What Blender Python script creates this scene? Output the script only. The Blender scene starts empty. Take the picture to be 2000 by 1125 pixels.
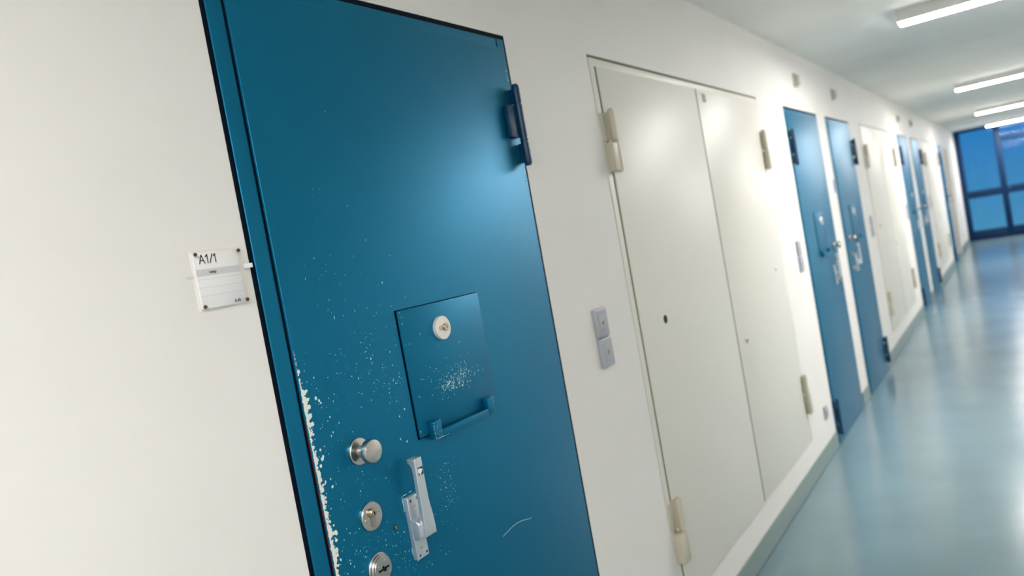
import bpy, bmesh, math, random
from mathutils import Matrix, Vector
random.seed(7)
C = bpy.context.scene.collection
PI = math.pi

# ------------------------------------------------------------------ materials
def mat(name, col, rough=0.5, metal=0.0, spec=0.5, coat=0.0, bump=0.0, bscale=400.0, emit=None, estr=0.0, trans=0.0,
        var=0.0, vscale=3.0, vcol=None, coat_rough=0.1, ior=1.5, alpha=1.0):
    m = bpy.data.materials.new(name); m.use_nodes = True
    nt = m.node_tree; b = nt.nodes['Principled BSDF']
    b.inputs['Base Color'].default_value = (*col, 1); b.inputs['Roughness'].default_value = rough
    b.inputs['Metallic'].default_value = metal; b.inputs['Specular IOR Level'].default_value = spec
    b.inputs['Coat Weight'].default_value = coat; b.inputs['Coat Roughness'].default_value = coat_rough
    b.inputs['IOR'].default_value = ior; b.inputs['Transmission Weight'].default_value = trans
    b.inputs['Alpha'].default_value = alpha
    if emit: b.inputs['Emission Color'].default_value = (*emit, 1); b.inputs['Emission Strength'].default_value = estr
    if bump or var:
        tc = nt.nodes.new('ShaderNodeTexCoord')
    if bump:
        n = nt.nodes.new('ShaderNodeTexNoise'); n.inputs['Scale'].default_value = bscale; n.inputs['Detail'].default_value = 3
        nt.links.new(tc.outputs['Object'], n.inputs['Vector'])
        bp = nt.nodes.new('ShaderNodeBump'); bp.inputs['Strength'].default_value = bump; bp.inputs['Distance'].default_value = 0.001
        nt.links.new(n.outputs['Fac'], bp.inputs['Height']); nt.links.new(bp.outputs['Normal'], b.inputs['Normal'])
    if var:
        n2 = nt.nodes.new('ShaderNodeTexNoise'); n2.inputs['Scale'].default_value = vscale; n2.inputs['Detail'].default_value = 4
        nt.links.new(tc.outputs['Object'], n2.inputs['Vector'])
        r = nt.nodes.new('ShaderNodeValToRGB'); r.color_ramp.elements[0].position = .35; r.color_ramp.elements[1].position = .65
        v = vcol or tuple(c*(1-var) for c in col)
        r.color_ramp.elements[0].color = (*v, 1); r.color_ramp.elements[1].color = (*col, 1)
        nt.links.new(n2.outputs['Fac'], r.inputs['Fac']); nt.links.new(r.outputs['Color'], b.inputs['Base Color'])
    return m

M = {
 'wall': mat('off_white_wall_paint', (.86,.825,.79), .55, spec=.3, bump=.35, bscale=700, var=.03, vscale=2),
 'ceiling': mat('ceiling_plaster', (.89,.87,.82), .85, spec=.2, bump=.5, bscale=250, var=.06, vscale=1.5),
 'floor': mat('teal_grey_linoleum', (.165,.255,.295), .20, spec=.5, bump=.05, bscale=60, var=.10, vscale=2.5),
 'base': mat('grey_green_cove', (.21,.28,.27), .4, bump=.1, bscale=300),
 'blue': mat('blue_door_paint', (.0,.168,.31), .40, metal=.66, spec=.5, bump=.16, bscale=420),
 'blue_hinge': mat('shaded_hinge_blue', (.0,.038,.10), .34, spec=.5, bump=.1),  # door blue made darker, with the shade on the hinges in its colour
 'gap': mat('gap_shade', (.0,.004,.012), .7, spec=.1),  # near-black colour standing in for the shade in narrow door gaps
 'cream': mat('cream_enamel', (.81,.775,.70), .42, spec=.5, bump=.08, bscale=300),
 'cream_hinge': mat('tan_hinge_enamel', (.60,.55,.44), .4),
 'joint': mat('cabinet_joint', (.16,.17,.10), .8),
 'chip': mat('chipped_primer', (.55,.82,.80), .7, spec=.2),
 'chip_faint': mat('thin_rubbed_paint', (.06,.36,.46), .6, spec=.2),
 'chip_white': mat('chipped_filler', (.80,.84,.75), .7, spec=.2),
 'primer': mat('red_brown_primer', (.09,.012,.008), .8, spec=.1),
 'steel': mat('brushed_steel', (.62,.57,.53), .24, metal=1, bump=.12, bscale=900),
 'alu': mat('satin_aluminium', (.66,.70,.74), .42, metal=.75, spec=.5, bump=.08, bscale=900),
 'nickel': mat('cylinder_nickel', (.52,.46,.36), .28, metal=1),
 'brass': mat('worn_brass', (.40,.32,.14), .35, metal=1),
 'white_met': mat('bright_white_rosette', (.86,.80,.74), .45, metal=.25, spec=.5),
 'black': mat('black_void', (.004,.004,.005), .6, spec=.2),
 'grey_pl': mat('silver_grey_plastic', (.42,.43,.48), .38, spec=.5),
 'grey_dk': mat('grey_marking', (.30,.30,.33), .6),
 'paper': mat('white_paper', (.90,.90,.95), .8, spec=.2),
 'paper2': mat('grey_paper_strip', (.70,.70,.76), .8, spec=.2),
 'rule': mat('pale_grey_rule', (.62,.62,.66), .8, spec=.2),
 'tab': mat('white_tab', (.9,.92,.95), .5),
 'ink': mat('dark_ink', (.02,.012,.03), .8, spec=.1),
 'rust': mat('brown_screw', (.13,.055,.02), .45, metal=.5),
  'green': mat('dark_green_sticker', (.0,.045,.03), .4),
 'tube': mat('lamp_diffuser', (.9,.9,.9), .4, emit=(1.0,.968,.93), estr=66.0),
 'housing': mat('white_lamp_housing', (.75,.75,.72), .5),
 'frameblue': mat('dark_blue_frame', (.0,.022,.075), .5, spec=.25),
 'fitting': mat('grey_wall_fitting', (.50,.48,.42), .6),
 'tan': mat('tan_door_paint', (.50,.41,.28), .5),
 'back': mat('cabinet_inside', (.3,.28,.22), .8),
}
def glass_mat(name, col, ior):
    m = bpy.data.materials.new(name); m.use_nodes = True; nt = m.node_tree; nt.nodes.clear()
    out = nt.nodes.new('ShaderNodeOutputMaterial'); mx = nt.nodes.new('ShaderNodeMixShader')
    tr = nt.nodes.new('ShaderNodeBsdfTransparent'); gl = nt.nodes.new('ShaderNodeBsdfGlossy'); fr = nt.nodes.new('ShaderNodeFresnel')
    tr.inputs['Color'].default_value = col; gl.inputs['Roughness'].default_value = .03; fr.inputs['IOR'].default_value = ior
    nt.links.new(fr.outputs[0], mx.inputs[0]); nt.links.new(tr.outputs[0], mx.inputs[1]); nt.links.new(gl.outputs[0], mx.inputs[2])
    nt.links.new(mx.outputs[0], out.inputs[0]); return m
M['glass'] = glass_mat('window_glass', (.9,.95,1,1), 1.22)
M['acryl'] = glass_mat('clear_acrylic', (.99,.985,.97,1), 1.06)

# ------------------------------------------------------------------ mesh helpers; p = how far a thing stands out of the wall (towards -Y)
def new(): return bmesh.new()
def _bev(bm, faces, w, seg=2):
    es = list({e for f in faces for e in f.edges})
    bmesh.ops.bevel(bm, geom=es, offset=w, segments=seg, affect='EDGES', profile=.5, clamp_overlap=True)
def box(bm, x0, x1, p0, p1, z0, z1, bev=0.0, seg=2):
    vs = [bm.verts.new((x, -p, z)) for x in (x0,x1) for p in (p0,p1) for z in (z0,z1)]
    idx = [(0,1,3,2),(4,6,7,5),(0,4,5,1),(2,3,7,6),(0,2,6,4),(1,5,7,3)]
    fs = [bm.faces.new([vs[i] for i in f]) for f in idx]
    bmesh.ops.recalc_face_normals(bm, faces=fs)
    if bev: _bev(bm, fs, bev, seg)
    return bm
def prism(bm, poly, p0, p1, bev=0.0, seg=2, mi=0):
    a = [bm.verts.new((x,-p0,z)) for x,z in poly]; b = [bm.verts.new((x,-p1,z)) for x,z in poly]
    n = len(poly); fs = [bm.faces.new(a), bm.faces.new(b[::-1])]
    for i in range(n): fs.append(bm.faces.new([a[i], b[i], b[(i+1)%n], a[(i+1)%n]]))
    bmesh.ops.recalc_face_normals(bm, faces=fs)
    for f in fs: f.material_index = mi
    if bev: _bev(bm, fs, bev, seg)
    return bm
def side_prism(bm, poly, x0, x1, bev=0.0, seg=2):       # poly in (p, z), extruded along x
    a = [bm.verts.new((x0,-p,z)) for p,z in poly]; b = [bm.verts.new((x1,-p,z)) for p,z in poly]
    n = len(poly); fs = [bm.faces.new(a), bm.faces.new(b[::-1])]
    for i in range(n): fs.append(bm.faces.new([a[i], b[i], b[(i+1)%n], a[(i+1)%n]]))
    bmesh.ops.recalc_face_normals(bm, faces=fs)
    if bev: _bev(bm, fs, bev, seg)
    return bm
def lathe(bm, cx, cz, prof, n=48, sx=1.0, sz=1.0):       # prof: (radius, protrusion) from the wall outwards
    rings = []; fs = []
    for r, p in prof:
        if r < 1e-6: rings.append([bm.verts.new((cx,-p,cz))])
        else: rings.append([bm.verts.new((cx+sx*r*math.cos(2*PI*i/n), -p, cz+sz*r*math.sin(2*PI*i/n))) for i in range(n)])
    for A, B in zip(rings, rings[1:]):
        for i in range(n):
            j = (i+1) % n
            if len(A) == 1 and len(B) == 1: continue
            if len(A) == 1: f = [A[0], B[j], B[i]]
            elif len(B) == 1: f = [A[i], A[j], B[0]]
            else: f = [A[i], A[j], B[j], B[i]]
            fs.append(bm.faces.new(f))
    bmesh.ops.recalc_face_normals(bm, faces=fs)
    return bm
def rod(bm, cx, p, prof, n=24):                            # vertical turned bar; prof: (radius, z)
    rings = []; fs = []
    for r, z in prof:
        if r < 1e-6: rings.append([bm.verts.new((cx,-p,z))])
        else: rings.append([bm.verts.new((cx+r*math.cos(2*PI*i/n), -p+r*math.sin(2*PI*i/n), z)) for i in range(n)])
    for A, B in zip(rings, rings[1:]):
        for i in range(n):
            j = (i+1) % n
            if len(A) == 1: f = [A[0], B[j], B[i]]
            elif len(B) == 1: f = [A[i], A[j], B[0]]
            else: f = [A[i], A[j], B[j], B[i]]
            fs.append(bm.faces.new(f))
    bmesh.ops.recalc_face_normals(bm, faces=fs)
    return bm
def obj(name, bm, m, parent=None, mirror=None, smooth=True, dz=0.0):
    if mirror is not None:
        for v in bm.verts: v.co.x = mirror - v.co.x
        bmesh.ops.reverse_faces(bm, faces=bm.faces[:])
    if dz:
        for v in bm.verts: v.co.z += dz
    me = bpy.data.meshes.new(name); bm.to_mesh(me); bm.free()
    for k in (m if isinstance(m, (list, tuple)) else [m]): me.materials.append(k)
    if smooth:
        for p in me.polygons: p.use_smooth = True
        try: me.set_sharp_from_angle(angle=math.radians(32))
        except Exception: pass
    o = bpy.data.objects.new(name, me); C.objects.link(o)
    if parent: o.parent = parent
    return o
def tag(o, label, cat, group=None, kind=None):
    o['label'] = label; o['category'] = cat
    if group: o['group'] = group
    if kind: o['kind'] = kind
    return o
def thing(name, label, cat, loc, group=None, kind=None):
    o = bpy.data.objects.new(name, None); C.objects.link(o); o.location = loc; o.empty_display_size = .1
    return tag(o, label, cat, group, kind)

# ------------------------------------------------------------------ dimensions (metres; the wall face is y = 0, the corridor runs along +x)
HC = 2.453; XE = 20.1; XB = -3.2; YR = -2.75; DT = 2.078
R_DOORS = [(.903, .98), (6.15, .955), (11.45, .94)]
L_DOORS = [(4.935, .935), (10.15, .95), (15.40, .90)]
CABS = [(2.382, 1.99), (7.62, 1.98), (12.86, 1.98)]
CREAM_DOOR = (16.55, 1.02)

# ---- setting
bm = new(); box(bm, XB, XE+.3, .0, -YR, -.12, 0); tag(obj('floor', bm, M['floor'], smooth=False), 'glossy teal grey linoleum floor of the corridor', 'floor', kind='structure')
bm = new(); box(bm, XB, XE+.3, -.25, -YR+.1, HC, HC+.15); tag(obj('ceiling', bm, M['ceiling'], smooth=False), 'off white corridor ceiling with strip lamps', 'ceiling', kind='structure')
ops = sorted([(x, x+w, 0.0, DT) for x, w in R_DOORS+L_DOORS+[CREAM_DOOR]] + [(x, x+w, .203, 2.088) for x, w in CABS])
bm = new(); x = XB
for a, b, z0, z1 in ops:
    box(bm, x, a, -.1, 0, 0, HC)
    box(bm, a, b, -.1, 0, z1, HC)
    if z0 > 0: box(bm, a, b, -.1, 0, 0, z0)
    x = b
box(bm, x, XE+.3, -.1, 0, 0, HC)
box(bm, XB, XE+.3, -.25, -.1, 0, HC)
tag(obj('wall_left', bm, M['wall'], smooth=False), 'off white corridor wall holding the row of blue doors and cream cabinets', 'wall', kind='structure')
bm = new(); box(bm, XB, XE+.3, -YR, -YR+.1, 0, HC); tag(obj('wall_right', bm, M['wall'], smooth=False), 'off white corridor wall facing the doors', 'wall', kind='structure')
bm = new(); box(bm, XB-.1, XB, -.25, -YR+.1, -.12, HC+.15); tag(obj('wall_back', bm, M['wall'], smooth=False), 'off white end wall behind the viewer', 'wall', kind='structure')

# ---- coved baseboard between the full-height doors
segs = []; x = XB
for a, b, z0, z1 in ops:
    if z0 == 0: segs.append((x, a)); x = b
segs.append((x, XE))
names = iter(['near the name plate', 'under the first cream cabinet', 'between the second and third blue doors', 'under the second cream cabinet', 'between the fourth and fifth blue doors', 'under the third cream cabinet', 'beside the narrow far blue door', 'beside the glazed end wall'])
for a, b in segs:
    bm = new()
    poly = [(0,.0),(.003,.0),(.003,.004),(.0075,.0065),(.0065,.016),(.006,.028),(.006,.093),(.004,.096),(0,.096)]
    side_prism(bm, poly, a+.0005, b-.0005)
    tag(obj('baseboard_left', bm, M['base']), 'low grey green cove strip along the floor ' + next(names), 'baseboard', 'coved skirting strips', 'structure')

# ------------------------------------------------------------------ blue cell doors
def hinge_parts(parent, xb, z0, z1, wing_x0, wing_x1, m, mir, pz=.026, r=.0105):
    """barrel at xb, a wing towards the leaf in the middle, wings towards the frame above and below"""
    L = z1-z0; s1 = z0+.30*L; s2 = z0+.755*L
    bm = new()
    rod(bm, xb, pz, [(0,z0),(r*.6,z0+.001),(r*.93,z0+.006),(r,z0+.012),(r,s1-.003),(r*.88,s1-.002),(r*.88,s1+.001),(r*1.06,s1+.002),(r*1.06,s1+.007),(r*.88,s1+.008),(r*.88,s1+.010),
                     (r,s1+.011),(r,s2-.003),(r*.86,s2-.002),(r*.86,s2+.002),(r,s2+.003),(r,z1-.012),(r*.93,z1-.006),(r*.6,z1-.001),(0,z1)])
    h = obj('hinge', bm, m, parent, mir)
    bm = new(); box(bm, wing_x0, xb+.001, .007, pz-.004, s1+.012, s2-.004, .002)
    obj('hinge_wing', bm, m, h, mir)
    for a, b in ((z0+.012, s1-.004), (s2+.004, z1-.012)):
        bm = new(); box(bm, xb-.003, wing_x1, .0, pz-.002, a, b, .0015); obj('hinge_wing', bm, m, h, mir)
    return h

def chips_mesh(bm, p):
    """flakes of missing paint: thin flat patches a tenth of a millimetre proud of the face"""
    def flake(x, z, r, mi=1, el=1.0):
        n = random.choice((5,6,7)); a0 = random.random()*6.3
        pts = [(x+r*random.uniform(.6,1.15)*math.cos(a0+2*PI*i/n), z+el*r*random.uniform(.6,1.15)*math.sin(a0+2*PI*i/n)) for i in range(n)]
        pp = p+.0001+random.random()*.0003; vs = [bm.verts.new((a,-pp,b)) for a,b in pts]
        f = bm.faces.new(vs); f.material_index = mi; f.normal_update()
        if f.normal.y > 0: f.normal_flip()
    return flake

def cell_door(n, x0, W, mirror, label, chips=False):
    root = thing('door_%d' % n, label, 'door', (x0,0,0), kind='structure')
    mir = W if mirror else None
    P = lambda name, bm, m, par=root, **k: obj(name, bm, m, par, mir, **k)
    b = M['blue']; LX1 = W-.026; LX0 = .051
    # dark shadow joint between wall and frame
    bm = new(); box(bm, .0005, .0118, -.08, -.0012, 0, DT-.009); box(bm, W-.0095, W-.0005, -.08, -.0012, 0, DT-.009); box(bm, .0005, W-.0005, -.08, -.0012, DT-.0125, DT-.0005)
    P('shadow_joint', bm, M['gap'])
    bm = new()
    box(bm, .0115, .075, -.08, .001, 0, DT-.012, .0025, 3); box(bm, W-.05, W-.009, -.08, .001, 0, DT-.012, .0025, 3); box(bm, .06, W-.04, -.08, .001, 2.00, DT-.012, .0025, 3)
    P('frame', bm, b)
    bm = new(); box(bm, .0462, LX0+.0008, -.01, .0016, .008, 2.0415); box(bm, LX1-.0008, LX1+.0015, -.01, .0014, .008, 2.0415); box(bm, .0462, LX1+.0015, -.01, .0014, 2.0396, 2.0412); P('leaf_joint', bm, M['gap'])  # thin dark strips painted in as the shade around the leaf edge
    # leaf with its chips
    bm = new(); box(bm, LX0, LX1, -.05, .0065, .008, 2.040, .0016, 3)
    mats = [b, M['chip'], M['chip_white'], M['primer'], M['chip_faint']]
    if chips:
        fl = chips_mesh(bm, .0065)
        def inflap(x, z): return .330 < x < .637 and 1.132 < z < 1.418
        def busy(x, z):
            return inflap(x,z) or (x-.165)**2+(z-1.167)**2 < .027**2 or (x-.163)**2+(z-1.037)**2 < .03**2 or (x-.157)**2+(z-.941)**2 < .033**2 or (.250 < x < .292 and .91 < z < 1.05)
        g = random.gauss
        clusters = [  # x, z, sx, sz, count, r, elongation   (local x)
            (.185,1.63,.06,.06,26,.0009), (.165,1.50,.055,.05,36,.0010), (.245,1.52,.06,.05,14,.0009), (.23,1.40,.055,.045,60,.0011), (.20,1.33,.07,.045,110,.0011),
            (.255,1.32,.04,.04,70,.0010), (.29,1.255,.02,.022,44,.0012), (.10,1.27,.03,.05,44,.0013), (.17,1.24,.08,.04,30,.0011), (.12,1.20,.04,.03,16,.0014),
            (.11,1.08,.04,.05,44,.0011), (.22,1.00,.02,.03,14,.0011), (.10,1.00,.04,.03,60,.0013), (.145,.975,.06,.016,70,.0013), (.21,.93,.03,.03,44,.0014), (.30,.895,.035,.012,30,.0012),
            (.392,1.035,.02,.022,80,.0009), (.388,.995,.02,.02,60,.0010), (.40,.93,.05,.04,30,.0009), (.44,1.70,.10,.10,10,.0008), (.50,1.00,.12,.10,14,.0008), (.12,.90,.04,.03,40,.0013),
            (.20,1.10,.05,.03,14,.0010), (.32,.98,.02,.03,16,.0010), (.06,1.17,.02,.05,20,.0014)]
        for cx, cz, sx, sz, cnt, r in clusters:
            for _ in range(int(cnt*.8)):
                x, z = g(cx, sx), g(cz, sz)
                if x < LX0+.004 or busy(x, z): continue
                fl(x, z, r*random.uniform(.4,1.5)*(1.45 if random.random() < .1 else .9), 1 if random.random() < .42 else 4, random.uniform(.8,1.5))
        # single flakes that can be told apart
        for x, z, r in ((.0717,1.181,.0042),(.0745,1.184,.003),(.0835,1.29,.0032),(.090,1.284,.0026),(.093,1.279,.0022),(.083,1.125,.003),(.31,1.21,.0022),(.292,1.20,.002),(.30,1.145,.0022),(.2815,1.155,.002)):
            fl(x, z, r, 2 if x < .08 else 1, 1.2)
        # frayed paint along the lock edge of the leaf
        z = 1.385
        while z > .02:
            t = min(1, (1.385-z)/.07)
            w = (.0010 + .0026*t)*random.choice((.35,.5,.7,.9,1.2,1.7))
            if z < 1.33 or random.random() < .55:
                fl(LX0+.0012+w*.8, z, w, 2, random.uniform(.9,1.5))
                if random.random() < .22 and z < 1.33: fl(LX0+.004+w*1.5, z+random.uniform(-.002,.002), w*.75, 2, 1.0)
                if random.random() < .13 and z < 1.22: fl(LX0+.012+random.random()*.008, z, w*.8, 2, 1.1)
            z -= .0028
        # bared side of the leaf edge: dull red primer
        vs = [bm.verts.new(v) for v in ((LX0-.0002,-.0002,.01),(LX0-.0002,-.0042,.01),(LX0-.0002,-.0042,1.245),(LX0-.0002,-.0002,1.275))]
        f = bm.faces.new(vs); f.material_index = 3
        # long thin scratch low on the leaf
        sp = [(.5625,.8370),(.583,.8405),(.607,.8440),(.628,.8445),(.650,.8420),(.672,.8370),(.686,.8330),(.690,.8345)]
        for (a, c), (d, e) in zip(sp, sp[1:]):
            vs = [bm.verts.new((q[0], -.00665, q[1])) for q in ((a,c-.0006),(d,e-.0006),(d,e+.0006),(a,c+.0006))]
            f = bm.faces.new(vs); f.material_index = 1; f.normal_update()
            if f.normal.y > 0: f.normal_flip()
        # scuffs beside the hinge
        for zz0, zz1 in ((1.948,1.99),(1.66,1.705)):
            for _ in range(26):
                z = random.uniform(zz0, zz1); fl(LX1-random.uniform(.001,.006), z, random.uniform(.0004,.0011), 1, 2.0)
    leaf = P('door_leaf', bm, mats)
    # hinges on the far edge
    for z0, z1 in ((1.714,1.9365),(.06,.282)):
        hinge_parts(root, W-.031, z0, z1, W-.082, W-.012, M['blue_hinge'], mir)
    # food hatch
    bm = new(); box(bm, .337, .630, .007, .0115, 1.1395, 1.411, .0015)
    geo = [e for e in bm.edges if abs(e.verts[0].co.y-e.verts[1].co.y) > .001]
    if chips:
        fl = chips_mesh(bm, .0115)
        for cx, cz, sx, sz, cnt, r in ((.490,1.228,.030,.011,110,.0011),(.485,1.238,.045,.018,70,.0009),(.530,1.245,.022,.010,30,.0012),(.46,1.222,.018,.008,30,.0013),(.40,1.29,.03,.04,10,.0009),(.52,1.30,.06,.05,10,.0008),(.345,1.36,.002,.02,3,.0011)):
            for _ in range(cnt):
                x, z = g(cx, sx), g(cz, sz)
                if .345 < x < .62 and 1.17 < z < 1.40: fl(x, z, r*random.uniform(.4,1.5), 1, random.uniform(.9,1.9))
        fl(.5075,1.213,.0026,2); fl(.341,1.153,.0016,2); fl(.343,1.407,.001,1)
        for _ in range(14): fl(random.uniform(.52,.626), 1.4095, random.uniform(.0004,.0009), 1, .7)
    hatch = P('serving_hatch', bm, mats)
    bm = new(); box(bm, .3338, .3375, .0060, .0072, 1.1375, 1.4125); box(bm, .3338, .631, .0060, .0072, 1.4105, 1.4128); box(bm, .3338, .631, .0060, .0072, 1.1370, 1.1398); P('hatch_edge_shade', bm, M['gap'], hatch)  # added dark strips imitate the shade along the hatch edges
    bm = new(); lathe(bm, .468, 1.353, [(.0262,.0115),(.0262,.0195),(.0252,.0205),(.0,.0205)]); P('lock_rosette', bm, M['white_met'], hatch)
    bm = new()
    pts = [(.468+.0055*math.cos(a), 1.3535+.0052*math.sin(a)) for a in [PI*.5+PI*i/8 for i in range(9)]]
    pts = [(x-.010, z) for x, z in pts] + [(.474,1.3483),(.474,1.3587)]
    prism(bm, pts, .0205, .0215); lathe(bm, .4745, 1.3535, [(.0085,.0205),(.0085,.0245),(.0075,.0255),(.0,.0255)], 32)
    cy = P('lock_cylinder', bm, M['nickel'], hatch)
    bm = new(); box(bm, .4738, .4752, .0250, .0258, 1.3500, 1.3580); P('key_slot', bm, M['black'], hatch)
    # bracket bar along the hatch's lower edge
    bm = new()
    box(bm, .367, .3945, .0115, .0265, 1.127, 1.1655, .0018); box(bm, .571, .600, .0115, .0265, 1.127, 1.1655, .0018)
    P('hatch_bracket', bm, b, hatch)
    if chips:
        bm2 = new(); fl = chips_mesh(bm2, .0266)
        for _ in range(16): fl(.367+random.uniform(0,.002), random.uniform(1.128,1.165), random.uniform(.0005,.0013), 0, 1.2)
        for _ in range(22): fl(random.uniform(.368,.394), 1.1278+random.uniform(0,.001), random.uniform(.0005,.0014), 0, 1.0)
        for _ in range(12): fl(random.uniform(.370,.393), random.uniform(1.13,1.16), random.uniform(.0004,.0009), 0, 1.4)
        for _ in range(9): fl(random.uniform(.396,.412), 1.1280, random.uniform(.0004,.001), 0, 1.0)
        P('paint_flakes', bm2, M['chip'], hatch, smooth=False)
    bm = new(); box(bm, .3955, .5700, .0170, .0262, 1.1270, 1.1420, .0012); P('hatch_bar', bm, b, hatch)
    # fixed knob
    bm = new(); lathe(bm, .1600, 1.167, [(.0262,.0065),(.0262,.0125),(.0248,.0140),(.0115,.0148),(.0105,.018),(.0095,.026),(.0105,.032),(.013,.0345)])
    kn = P('knob_rose', bm, M['steel'])
    bm = new(); lathe(bm, .1600, 1.167, [(.013,.0340),(.0212,.0350),(.0226,.0365),(.0226,.0475),(.0212,.0498),(.0150,.0508),(.0,.0512)]); P('door_knob', bm, M['steel'], kn)
    # cylinder lock
    bm = new(); lathe(bm, .1595, 1.0400, [(.0277,.0065),(.0277,.0125),(.0262,.0142),(.0,.0146)], sx=1.0); lk = P('lock_plate', bm, M['steel'])
    bm = new()
    pts = [(.1585-.0048, 1.042), (.1585-.0048,1.0240)] + [(.1585+.0048*math.cos(a), 1.0240+.0048*math.sin(a)) for a in [PI+PI*i/8 for i in range(1,8)]] + [(.1585+.0048,1.0240),(.1585+.0048,1.042)]
    prism(bm, pts, .0146, .0165); lathe(bm, .1585, 1.0475, [(.0087,.0146),(.0087,.0205),(.0077,.0218),(.0,.0222)], 32); P('lock_cylinder', bm, M['nickel'], lk)
    bm = new(); prism(bm, [(.1578,1.0435),(.1594,1.0435),(.1598,1.0470),(.1588,1.0513),(.1576,1.0513),(.1572,1.0480)], .0221, .0226); P('key_slot', bm, M['black'], lk)
    for sx, sz in ((.1405,1.0375),(.1760,1.0455)):
        bm = new(); lathe(bm, sx, sz, [(.0034,.0145),(.0034,.0150),(.0028,.0156),(.0013,.0157),(.0011,.0150),(0,.0150)], 20); P('screw', bm, M['steel'], lk)
    # mortise lock with a stepped key slot
    bm = new(); lathe(bm, .1585, .9375, [(.0300,.0065),(.0300,.0090),(.0286,.0104),(.0272,.0104),(.0268,.0135),(.0254,.0150),(.0236,.0150),(.0232,.0175),(.0222,.0185),(.0,.0187)]); mk = P('mortise_lock_plate', bm, M['steel'])
    bm = new(); prism(bm, [(.1445,0.9345),(.1590,0.9345),(.1590,0.9315),(.1650,0.9315),(.1650,0.9358),(.1735,0.9358),(.1735,0.9395),(.1600,0.9395),(.1600,0.9425),(.1555,0.9425),(.1555,0.9382),(.1445,0.9382)][::-1], .0180, .0192); P('key_slot', bm, M['black'], mk)
    for sx, sz in ((.1650,0.9510),(.1462,0.9448),(.1722,0.9265)):
        bm = new(); lathe(bm, sx, sz, [(.0026,.0185),(.0026,.0190),(.0020,.0195),(.0010,.0195),(.0009,.0190),(0,.0190)], 18); P('screw', bm, M['steel'], mk)
    bm = new(); lathe(bm, .2210, .9935, [(.0046,.0066),(.0046,.0072),(.0,.0072)], 20); P('screw_hole', bm, M['black'])
    bm = new(); lathe(bm, .2213, .9935, [(.0037,.0070),(.0037,.0082),(.0030,.0092),(.0,.0094)], 20); sc = P('screw', bm, M['brass'])
    bm = new(); box(bm, .2180, .2245, .0090, .0096, .9930, .9940); P('screw_slot', bm, M['black'], sc)
    # lever latch
    bx0, bx1 = .2555, .2915
    bm = new(); box(bm, bx0, bx1, .0065, .0185, .9110, 1.0400, .0016, 3)
    side_prism(bm, [(.010,.952),(.026,.952),(.037,.957),(.037,.984),(.031,.9915),(.0185,.9960),(.010,.9960)], bx0+.0004, bx1-.006, .0014, 3)
    bp = P('latch_base', bm, M['alu'])
    for sx, sz in ((.2640,1.0315),(.2850,1.0320),(.2635,.9190),(.2845,.9195)):
        bm = new(); lathe(bm, sx, sz, [(.0036,.0183),(.0036,.0188),(.0028,.0192),(.0017,.0192),(.0016,.0186),(0,.0186)], 20)
        lathe(bm, sx+.0002, sz, [(.0019,.01925),(0,.0193)], 12)
        for f in bm.faces[-12:]: f.material_index = 1
        P('screw', bm, [M['steel'], M['black']], bp)
    for sz in (1.0190,.9320):
        bm = new(); prism(bm, [(bx0+.013,sz-.0022),(bx0+.021,sz-.0012),(bx0+.021,sz+.0022),(bx0+.013,sz+.0012)], .0184, .0187); P('embossed_mark', bm, M['grey_dk'], bp)
    # the lever: hooked tip, thin neck, flaring foot
    bm = new()
    lx = .263
    rows = [(1.1165,.2670,.2885,.0250,.0470), (1.1080,.2668,.2885,.0258,.0470), (1.1040,.2665,.2885,.0315,.0470), (1.0970,.2662,.2885,.0350,.0470), (1.083,.2655,.2885,.0365,.0470),
        (1.050,.2645,.2885,.0365,.0470), (1.028,.2645,.2888,.0365,.0470), (1.008,.2640,.2915,.036,.0470), (.993,.2630,.2935,.036,.0470), (.978,.2625,.2943,.034,.0470), (.958,.2625,.2948,.032,.0470)]
    rings = [[bm.verts.new((a,-q0,z)), bm.verts.new((c,-q0,z)), bm.verts.new((c,-q1,z)), bm.verts.new((a,-q1,z))] for z, a, c, q0, q1 in rows]
    fs = [bm.faces.new(rings[0]), bm.faces.new(rings[-1][::-1])]
    for A, B in zip(rings, rings[1:]):
        for i in range(4): fs.append(bm.faces.new([A[i], B[i], B[(i+1)%4], A[(i+1)%4]]))
    bmesh.ops.recalc_face_normals(bm, faces=fs)
    es = [e for e in bm.edges if abs(e.verts[0].co.z-e.verts[1].co.z) > .002 or abs(e.verts[0].co.z-1.1165) < 1e-5 and abs(e.verts[1].co.z-1.1165) < 1e-5 or abs(e.verts[0].co.z-.958) < 1e-5 and abs(e.verts[1].co.z-.958) < 1e-5]
    bmesh.ops.bevel(bm, geom=es, offset=.0015, segments=3, affect='EDGES', profile=.5, clamp_overlap=True)
    lv = P('lever', bm, M['alu'])
    zc = 1.0895; xc = .2790; ks = 1.32; Q = lambda L: [(xc+a*ks, zc+c*ks) for a, c in L]
    bm = new(); prism(bm, Q([(-.0052,-.0062),(.0052,-.0062),(.0058,-.0054),(.0058,.0054),(.0052,.0062),(-.0052,.0062),(-.0058,.0054),(-.0058,-.0054)]), .0469, .0473); P('arrow_sticker', bm, M['green'], lv)
    bm = new(); prism(bm, Q([(-.0058,-.0018),(-.0058,.0040),(-.0014,.0044),(.0050,.0016),(.0024,-.0012),(-.0010,-.0056),(-.0036,-.0056),(-.0032,-.0026)]), .0472, .0475); P('white_arrow', bm, M['tab'], lv)
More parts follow.
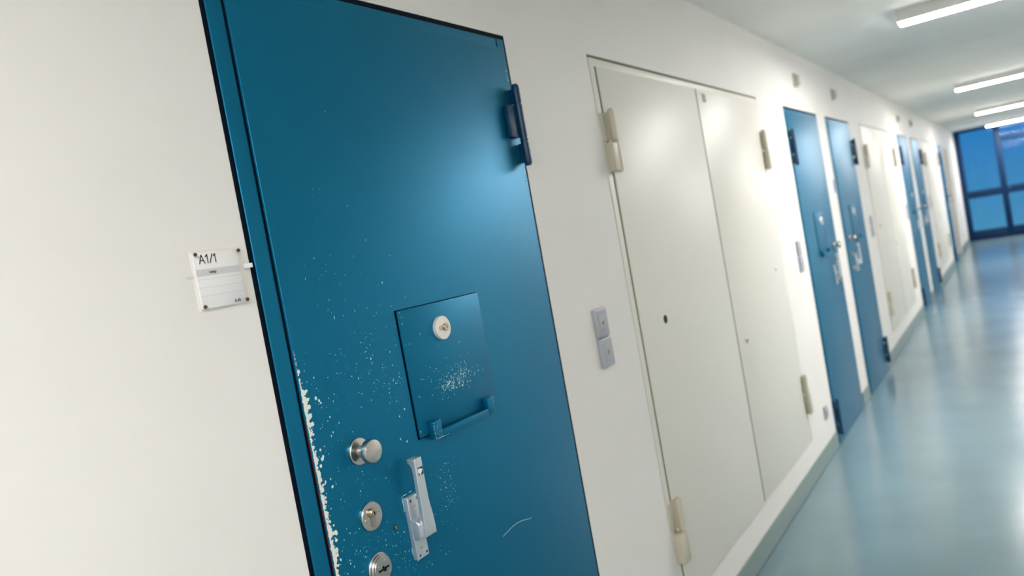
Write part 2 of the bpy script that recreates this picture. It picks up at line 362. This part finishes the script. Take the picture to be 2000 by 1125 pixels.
    if chips:
        bm = new(); fl = chips_mesh(bm, .0066)
        for i in range(26):
            t = i/25; fl(bx0-.0008-.0005*random.random(), 1.043-.030*t, random.uniform(.0005,.0011), 0, 1.8)
        for i in range(14): fl(bx0+.001+i*.0010, 1.0438+.0006*random.random(), random.uniform(.0006,.0014), 0, .9)
        for i in range(8): fl(bx0+.022+i*.0010, 1.0445+.0008*random.random(), random.uniform(.0006,.0014), 0, .9)
        for i in range(20): fl(bx0-.0006, .918+.02*random.random(), random.uniform(.0004,.0010), 0, 1.4)
        P('paint_flakes', bm, M['chip'], smooth=False)
    return root

cell_door(1, *R_DOORS[0], False, 'large blue cell door in the foreground with flaked paint and steel locks', chips=True)
cell_door(2, *L_DOORS[0], True, 'second blue cell door, first one past the near cream cabinet, hinged on its left')
cell_door(3, *R_DOORS[1], False, 'third blue cell door, hinged on its right, just before the second cream cabinet')
cell_door(4, *L_DOORS[1], True, 'fourth blue cell door, first one past the second cream cabinet')
cell_door(5, *R_DOORS[2], False, 'fifth blue cell door, just before the third cream cabinet')
cell_door(6, *L_DOORS[2], True, 'farthest narrow looking blue door, past the third cream cabinet')

# ---- plain cream door at the far end
x0, W = CREAM_DOOR
root = thing('door_7', 'plain tan door at the far end of the row, before the glazed wall', 'door', (x0,0,0), kind='structure')
bm = new(); box(bm, .0, .05, -.08, .001, 0, DT, .002); box(bm, W-.05, W, -.08, .001, 0, DT, .002); box(bm, .05, W-.05, -.08, .001, DT-.05, DT, .002); obj('frame', bm, M['cream'], root)
bm = new(); box(bm, .053, W-.053, -.06, -.02, .008, DT-.053, .002); obj('door_leaf', bm, M['tan'], root)
bm = new(); lathe(bm, .12, 1.05, [(.025,-.02),(.025,-.014),(.01,-.012),(.01,.02),(.024,.022),(.024,.036),(0,.038)], 24); obj('door_knob', bm, M['steel'], root)

# ------------------------------------------------------------------ cream double cabinets let into the wall
def cabinet(x0, W, label, tagplate=False):
    Z0 = .203; root = thing('service_cabinet', label, 'cabinet', (x0,0,Z0), group='cream double door cabinets in the wall')
    T = 2.088; P = lambda name, bm, m, par=root: obj(name, bm, m, par, None, dz=-Z0)
    bm = new(); box(bm, .001, W-.001, -.09, -.07, Z0+.001, T-.001); P('back_panel', bm, M['back'])
    bm = new(); box(bm, .001, .006, -.06, -.003, Z0+.001, T-.006); box(bm, W-.006, W-.001, -.06, -.003, Z0+.001, T-.006); box(bm, .001, W-.001, -.06, -.002, T-.0095, T-.001); box(bm, .001, W-.001, -.06, -.008, Z0+.001, Z0+.005)
    P('edge_joint', bm, M['joint'])
    bm = new(); t = Z0+.0055
    box(bm, .0065, .043, -.06, .0015, t, T-.010, .0012); box(bm, W-.043, W-.0065, -.06, .0015, t, T-.010, .0012)
    box(bm, .04, W-.04, -.06, .0014, T-.037, T-.010, .0012); box(bm, .04, W-.04, -.06, .0014, t, Z0+.018, .0012)
    P('frame', bm, M['cream'])
    bm = new(); box(bm, .0385, .0478, -.06, .0018, Z0+.018, T-.037); P('leaf_joint', bm, M['joint'])
    bm = new(); box(bm, .9990, 1.0095, -.06, .0064, Z0+.018, T-.037); P('leaf_joint', bm, M['joint'])
    lz0, lz1 = Z0+.019, T-.0385
    bm = new(); box(bm, .0480, 1.0000, -.03, .006, lz0, lz1, .0015); L = P('door', bm, M['cream'])
    bm = new(); box(bm, 1.0075, W-.0445, -.03, .006, lz0, lz1, .0015); R = P('door', bm, M['cream'])
    bm = new(); lathe(bm, .2560, 1.163, [(.0155,.006),(.0155,.0075),(.0,.0078)], 24); P('keyhole', bm, M['black'], L)
    bm = new(); lathe(bm, 1.128, .923, [(.0125,.006),(.0125,.010),(.0105,.0115),(.0,.0118)], 24); P('lock', bm, M['nickel'], R)
    bm = new(); box(bm, 1.1272, 1.1288, .0117, .0122, .916, .930); P('key_slot', bm, M['black'], R)
    bm = new(); lathe(bm, 1.800, 1.177, [(.009,.006),(.009,.010),(.006,.013),(.0,.0135)], 20); P('stop_button', bm, M['tab'], R)
    if tagplate:
        bm = new(); box(bm, 1.078, 1.122, .006, .0078, 2.000, 2.038, .0006); P('number_tag', bm, M['grey_dk'], R)
    for mir in (None, W):
        for z0, z1 in ((1.692,1.905),(.362,.583)):
            par = root
            pz, r = .024, .0115; xb = .056
            mid = z0+.47*(z1-z0)
            bm = new(); rod(bm, xb, pz, [(0,z0),(r*.7,z0+.001),(r,z0+.007),(r,mid-.002),(r*.85,mid),(r*1.05,mid+.002),(r*1.05,mid+.006),(r*.85,mid+.008),(r,mid+.010),(r,z1-.010),(r*.85,z1-.003),(r*.5,z1),(0,z1)], 20)
            h = obj('hinge', bm, M['cream_hinge'], par, mir, dz=-Z0)
            bm = new(); box(bm, .012, xb+.002, .001, pz+.0085, z0+.004, mid-.001, .003); obj('hinge_wing', bm, M['cream_hinge'], h, mir, dz=-Z0)
            bm = new(); box(bm, .010, .044, .001, .006, mid+.010, z1-.012, .001); box(bm, .0485, xb+.004, .005, pz-.002, mid+.010, z1-.008, .001); obj('hinge_wing', bm, M['cream_hinge'], h, mir, dz=-Z0)
    return root
cabinet(*CABS[0], 'nearest cream double door wall cabinet, right of the foreground blue door', True)
cabinet(*CABS[1], 'second cream double door wall cabinet, past the third blue door')
cabinet(*CABS[2], 'farthest cream double door wall cabinet, past the fifth blue door')

# ------------------------------------------------------------------ name plates
def text(s, x, z, size, par, bold=0.0, p=.0067, m=None, sx=1.0, space=1.0):
    cu = bpy.data.curves.new('lettering', 'FONT'); cu.body = s; cu.size = size; cu.extrude = .00005; cu.offset = bold; cu.space_character = space
    cu.materials.append(m or M['ink'])
    tmp = bpy.data.objects.new('lettering', cu); C.objects.link(tmp); bpy.context.view_layer.update()
    me = bpy.data.meshes.new_from_object(tmp.evaluated_get(bpy.context.evaluated_depsgraph_get())); bpy.data.objects.remove(tmp)
    o = bpy.data.objects.new('lettering', me); C.objects.link(o); o.location = (x,-p,z); o.rotation_euler = (PI/2,0,0); o.scale = (sx,1,1); o.parent = par
    return o
def name_plate(x0, z0, label, full):
    w, h = .098, .0965
    root = thing('name_sign', label, 'sign', (x0,0,z0))
    bm = new(); box(bm, 0, w, .0, .0022, 0, h, .0004); obj('back_plate', bm, M['wall'], root)
    bm = new(); box(bm, .003, w-.009, .0023, .0052, .0025, h-.003, .0003); pi = obj('paper_insert', bm, M['paper'], root)
    bm = new(); box(bm, .0, w, .0068, .0088, 0, h, .0004); obj('clear_cover', bm, M['acryl'], root)
    if not full: return root
    bm = new(); box(bm, .003, w-.009, .0052, .0054, .0555, .0668); obj('grey_strip', bm, M['paper2'], pi)
    for zz in (.0500,.0365,.0230):
        bm = new(); box(bm, .003, w-.009, .0052, .0054, zz, zz+.0005); obj('ruled_line', bm, M['rule'], pi)
    # cell number in plain drawn strokes
    def glyph(lines, x, z, s, t=.0017):
        b_ = new()
        for (ax, az), (bx, bz) in lines:
            a = Vector((x+ax*s, z+az*s)); b = Vector((x+bx*s, z+bz*s)); d = (b-a).normalized(); n_ = Vector((-d.y, d.x))*t/2; e = d*t*.35
            prism(b_, [tuple(a-n_-e), tuple(b-n_+e), tuple(b+n_+e), tuple(a+n_-e)], .0053, .0056)
        obj('numeral', b_, M['ink'], pi, smooth=False)
    s_ = .0140
    glyph([((0,0),(.36,1)),((.36,1),(.72,0)),((.13,.33),(.59,.33))], .0130, .0762, s_)
    glyph([((.30,0),(.30,1)),((.30,1),(.06,.76))], .0248, .0762, s_)
    glyph([((0,-.02),(.42,1.02))], .0330, .0762, s_)
    glyph([((.30,0),(.30,1)),((.30,1),(.06,.76))], .0400, .0762, s_)
    text('belegt', .0275, .0592, .0068, pi, .00012, .0056, sx=.85)
    text('A.45', .0655, .0057, .0075, pi, .00008, .0056, sx=.9)
    bm = new(); box(bm, w-.004, w+.0135, .0090, .0108, .0595, .0672, .0005); sl = obj('status_tab', bm, M['tab'], root)
    bm = new(); box(bm, -.0150, .0, .0022, .0032, .0560, .0572); obj('status_slider', bm, M['rule'], root)
    for sx, sz in ((.0055,.0915),(.0895,.0910),(.0055,.0060),(.0890,.0068)):
        bm = new(); lathe(bm, sx, sz, [(.0033,.0086),(.0033,.0095),(.0026,.0108),(.0,.0112)], 20); obj('screw', bm, M['rust'], root)
    return root
name_plate(.7895, 1.4825, 'square white cell name plate reading A1/1, left of the foreground blue door', True)
name_plate(6.045, 1.52, 'small pale name plate between the second and third blue doors', False)

# ------------------------------------------------------------------ key switches
def key_switch(x0, z0, label, screws, group=None, detail=True):
    w, h = .078, .089
    root = thing('key_switch', label, 'switch', (x0,0,z0), group)
    bm = new(); box(bm, 0, w, 0, .013, 0, h, .0058, 4); obj('switch_frame', bm, M['grey_pl'], root)
    if not detail: 
        bm = new(); lathe(bm, w*.5, h*.5, [(.012,.013),(.012,.015),(0,.0152)], 20); obj('key_cylinder', bm, M['nickel'], root); return root
    a, b_, c, d = .014, .064, .017, .072
    bm = new(); box(bm, a, b_, .0125, .0132, c, d); obj('groove', bm, M['grey_dk'], root)
    bm = new(); box(bm, a+.0008, b_-.0008, .0125, .0142, c+.0008, d-.0008, .0004); ins = obj('insert', bm, M['grey_pl'], root)
    bm = new(); lathe(bm, .039, .0445, [(.0075,.0142),(.0075,.0150),(.0055,.0158),(.0,.0160)], 24, sx=.8, sz=1.15); obj('key_cylinder', bm, M['brass'], ins)
    bm = new(); box(bm, .0378, .0402, .0158, .0163, .0430, .0475); obj('key_slot', bm, M['black'], ins)
    if screws:
        for zz in (.0240,.0655):
            bm = new(); lathe(bm, .039, zz, [(.0016,.0141),(.0016,.0146),(0,.0147)], 12); obj('screw', bm, M['black'], ins)
    return root
key_switch(2.104, 1.1905, 'upper silver grey key switch by the near cabinet, with two tiny screws', True)
key_switch(2.106, 1.0985, 'lower silver grey key switch by the near cabinet', False)
for x, lab in ((4.70,'left of the second blue door'),(7.38,'right of the third blue door'),(9.92,'left of the fourth blue door'),(12.66,'right of the fifth blue door')):
    key_switch(x, 1.187, 'upper grey key switch of the blurred pair ' + lab, False, 'blurred key switch pairs', False)
    key_switch(x, 1.095, 'lower grey key switch of the blurred pair ' + lab, False, 'blurred key switch pairs', False)

# ---- small grey box low on the wall, and boxes above the doors
root = thing('wall_socket', 'small grey socket low on the wall between near cabinet and second blue door', 'socket', (4.70,0,.225))
bm = new(); box(bm, 0, .07, 0, .012, 0, .075, .004, 3); obj('socket_plate', bm, M['grey_pl'], root)
bm = new(); lathe(bm, .035, .0375, [(.022,.012),(.022,.0135),(.019,.0135),(.019,.0125),(0,.0125)], 28); obj('socket_well', bm, M['grey_dk'], root)
for x, lab in ((5.33,'second'),(6.55,'third'),(10.42,'fourth'),(11.70,'fifth')):
    root = thing('wall_lamp', 'small grey box lamp high on the wall above the %s blue door' % lab, 'lamp', (x,0,2.225), 'small boxes above the doors')
    bm = new(); box(bm, 0, .085, 0, .012, 0, .085, .003); obj('lamp_base', bm, M['fitting'], root)
    bm = new(); box(bm, .010, .075, .012, .030, .010, .075, .006, 3); obj('lamp_cover', bm, M['fitting'], root)

# ------------------------------------------------------------------ strip lamps across the ceiling
LX = [-.75, 5.13, 9.93, 14.70, 19.45]
labs = ['strip lamp on the ceiling above the viewer', 'nearest of the visible glowing strip lamps on the ceiling', 'second glowing strip lamp along the ceiling', 'third glowing strip lamp along the ceiling', 'farthest glowing strip lamp, right in front of the glazed end wall']
for x, lab in zip([-4.9]+LX, ['strip lamp on the ceiling behind the viewer']+labs):
    root = thing('ceiling_light', lab, 'lamp', (x,-.66,HC), 'strip lamps across the corridor ceiling')
    bm = new(); box(bm, -.066, .066, -.004, 1.604, -.066, -.0002, .002); obj('housing', bm, M['housing'], root)
    bm = new(); box(bm, -.062, .062, .0, 1.600, -.072, -.060, .004, 3); obj('diffuser', bm, M['tube'], root)

# ------------------------------------------------------------------ glazed end wall
FB = M['frameblue']
root = thing('window_1', 'dark blue framed glazed wall closing the far end of the corridor', 'window', (XE,0,0), kind='structure')
bm = new()
def bar(y0, y1, z0, z1, d=.07):
    vs0 = len(bm.verts)
    box(bm, 0, d, y0, y1, z0, z1, .004)
bar(0.0, .115, 0, HC-.02); bar(.74, .86, 0, HC-.02); bar(1.80, 1.92, 0, HC-.02); bar(-YR-.10, -YR, 0, HC-.02)
for a, b in ((.115,.74),(.86,1.80),(1.92,-YR-.10)):
    bar(a, b, 0, .22); bar(a, b, .93, 1.09); bar(a, b, HC-.08, HC-.02)
for a, b in ((.86,1.80),(1.92,-YR-.10)): bar(a, b, 2.06, 2.16)
obj('window_frame', bm, FB, root)
for a, b in ((.115,.74),(.86,1.80),(1.92,-YR-.10)):
    zs = [(.22,.93),(1.09,HC-.08)] if a < .2 else [(.22,.93),(1.09,2.06),(2.16,HC-.08)]
    for z0, z1 in zs:
        bm = new(); box(bm, .030, .036, a-.004, b+.004, z0-.004, z1+.004); obj('glass_pane', bm, M['glass'], root, smooth=False)
bm = new(); lathe(bm, 0, 0, [(.012,0),(.012,.05),(0,.05)], 16)
for v in bm.verts: v.co = Vector((-(-v.co.y), -(.90)+v.co.x, 1.05+v.co.z))
obj('door_handle', bm, M['steel'], root)

# ------------------------------------------------------------------ world: dusk seen through the end glazing
w = bpy.data.worlds.new('World'); bpy.context.scene.world = w; w.use_nodes = True
nt = w.node_tree; bg = nt.nodes['Background']
tc = nt.nodes.new('ShaderNodeTexCoord'); sp = nt.nodes.new('ShaderNodeSeparateXYZ'); rp = nt.nodes.new('ShaderNodeValToRGB')
nt.links.new(tc.outputs['Generated'], sp.inputs[0])
ad = nt.nodes.new('ShaderNodeMath'); ad.operation = 'MULTIPLY_ADD'; ad.inputs[1].default_value = 4.0; ad.inputs[2].default_value = .5
nt.links.new(sp.outputs['Z'], ad.inputs[0]); nt.links.new(ad.outputs[0], rp.inputs[0]); nt.links.new(rp.outputs[0], bg.inputs[0])
rp.color_ramp.elements[0].position = .2; rp.color_ramp.elements[0].color = (.055,.21,.33,1)
rp.color_ramp.elements[1].position = .75; rp.color_ramp.elements[1].color = (.01,.14,.36,1)
bg.inputs[1].default_value = 0.85

# ------------------------------------------------------------------ camera
cam = bpy.data.cameras.new('camera'); co = bpy.data.objects.new('camera', cam); C.objects.link(co)
R = Matrix(((.5351136, .12997977, -.83472073), (-.82584333, -.12755151, -.54928444), (-.17786575, .98327813, .03908838)))
co.matrix_world = Matrix.Translation((0,-1.12,1.4806)) @ R.to_4x4()
cam.sensor_width = 36; cam.sensor_fit = 'HORIZONTAL'; cam.lens = 1544.92/2000*36; cam.clip_start = .05
cam.dof.use_dof = True; cam.dof.focus_distance = 1.56; cam.dof.aperture_fstop = 3.0
sc = bpy.context.scene; sc.camera = co
sc.view_settings.view_transform = 'Standard'; sc.view_settings.look = 'None'; sc.view_settings.gamma = 1; sc.view_settings.use_curve_mapping = False
sc.view_settings.exposure = 0.80
sc.cycles.use_denoising = True; sc.cycles.max_bounces = 10; sc.cycles.diffuse_bounces = 6; sc.cycles.sample_clamp_indirect = 8
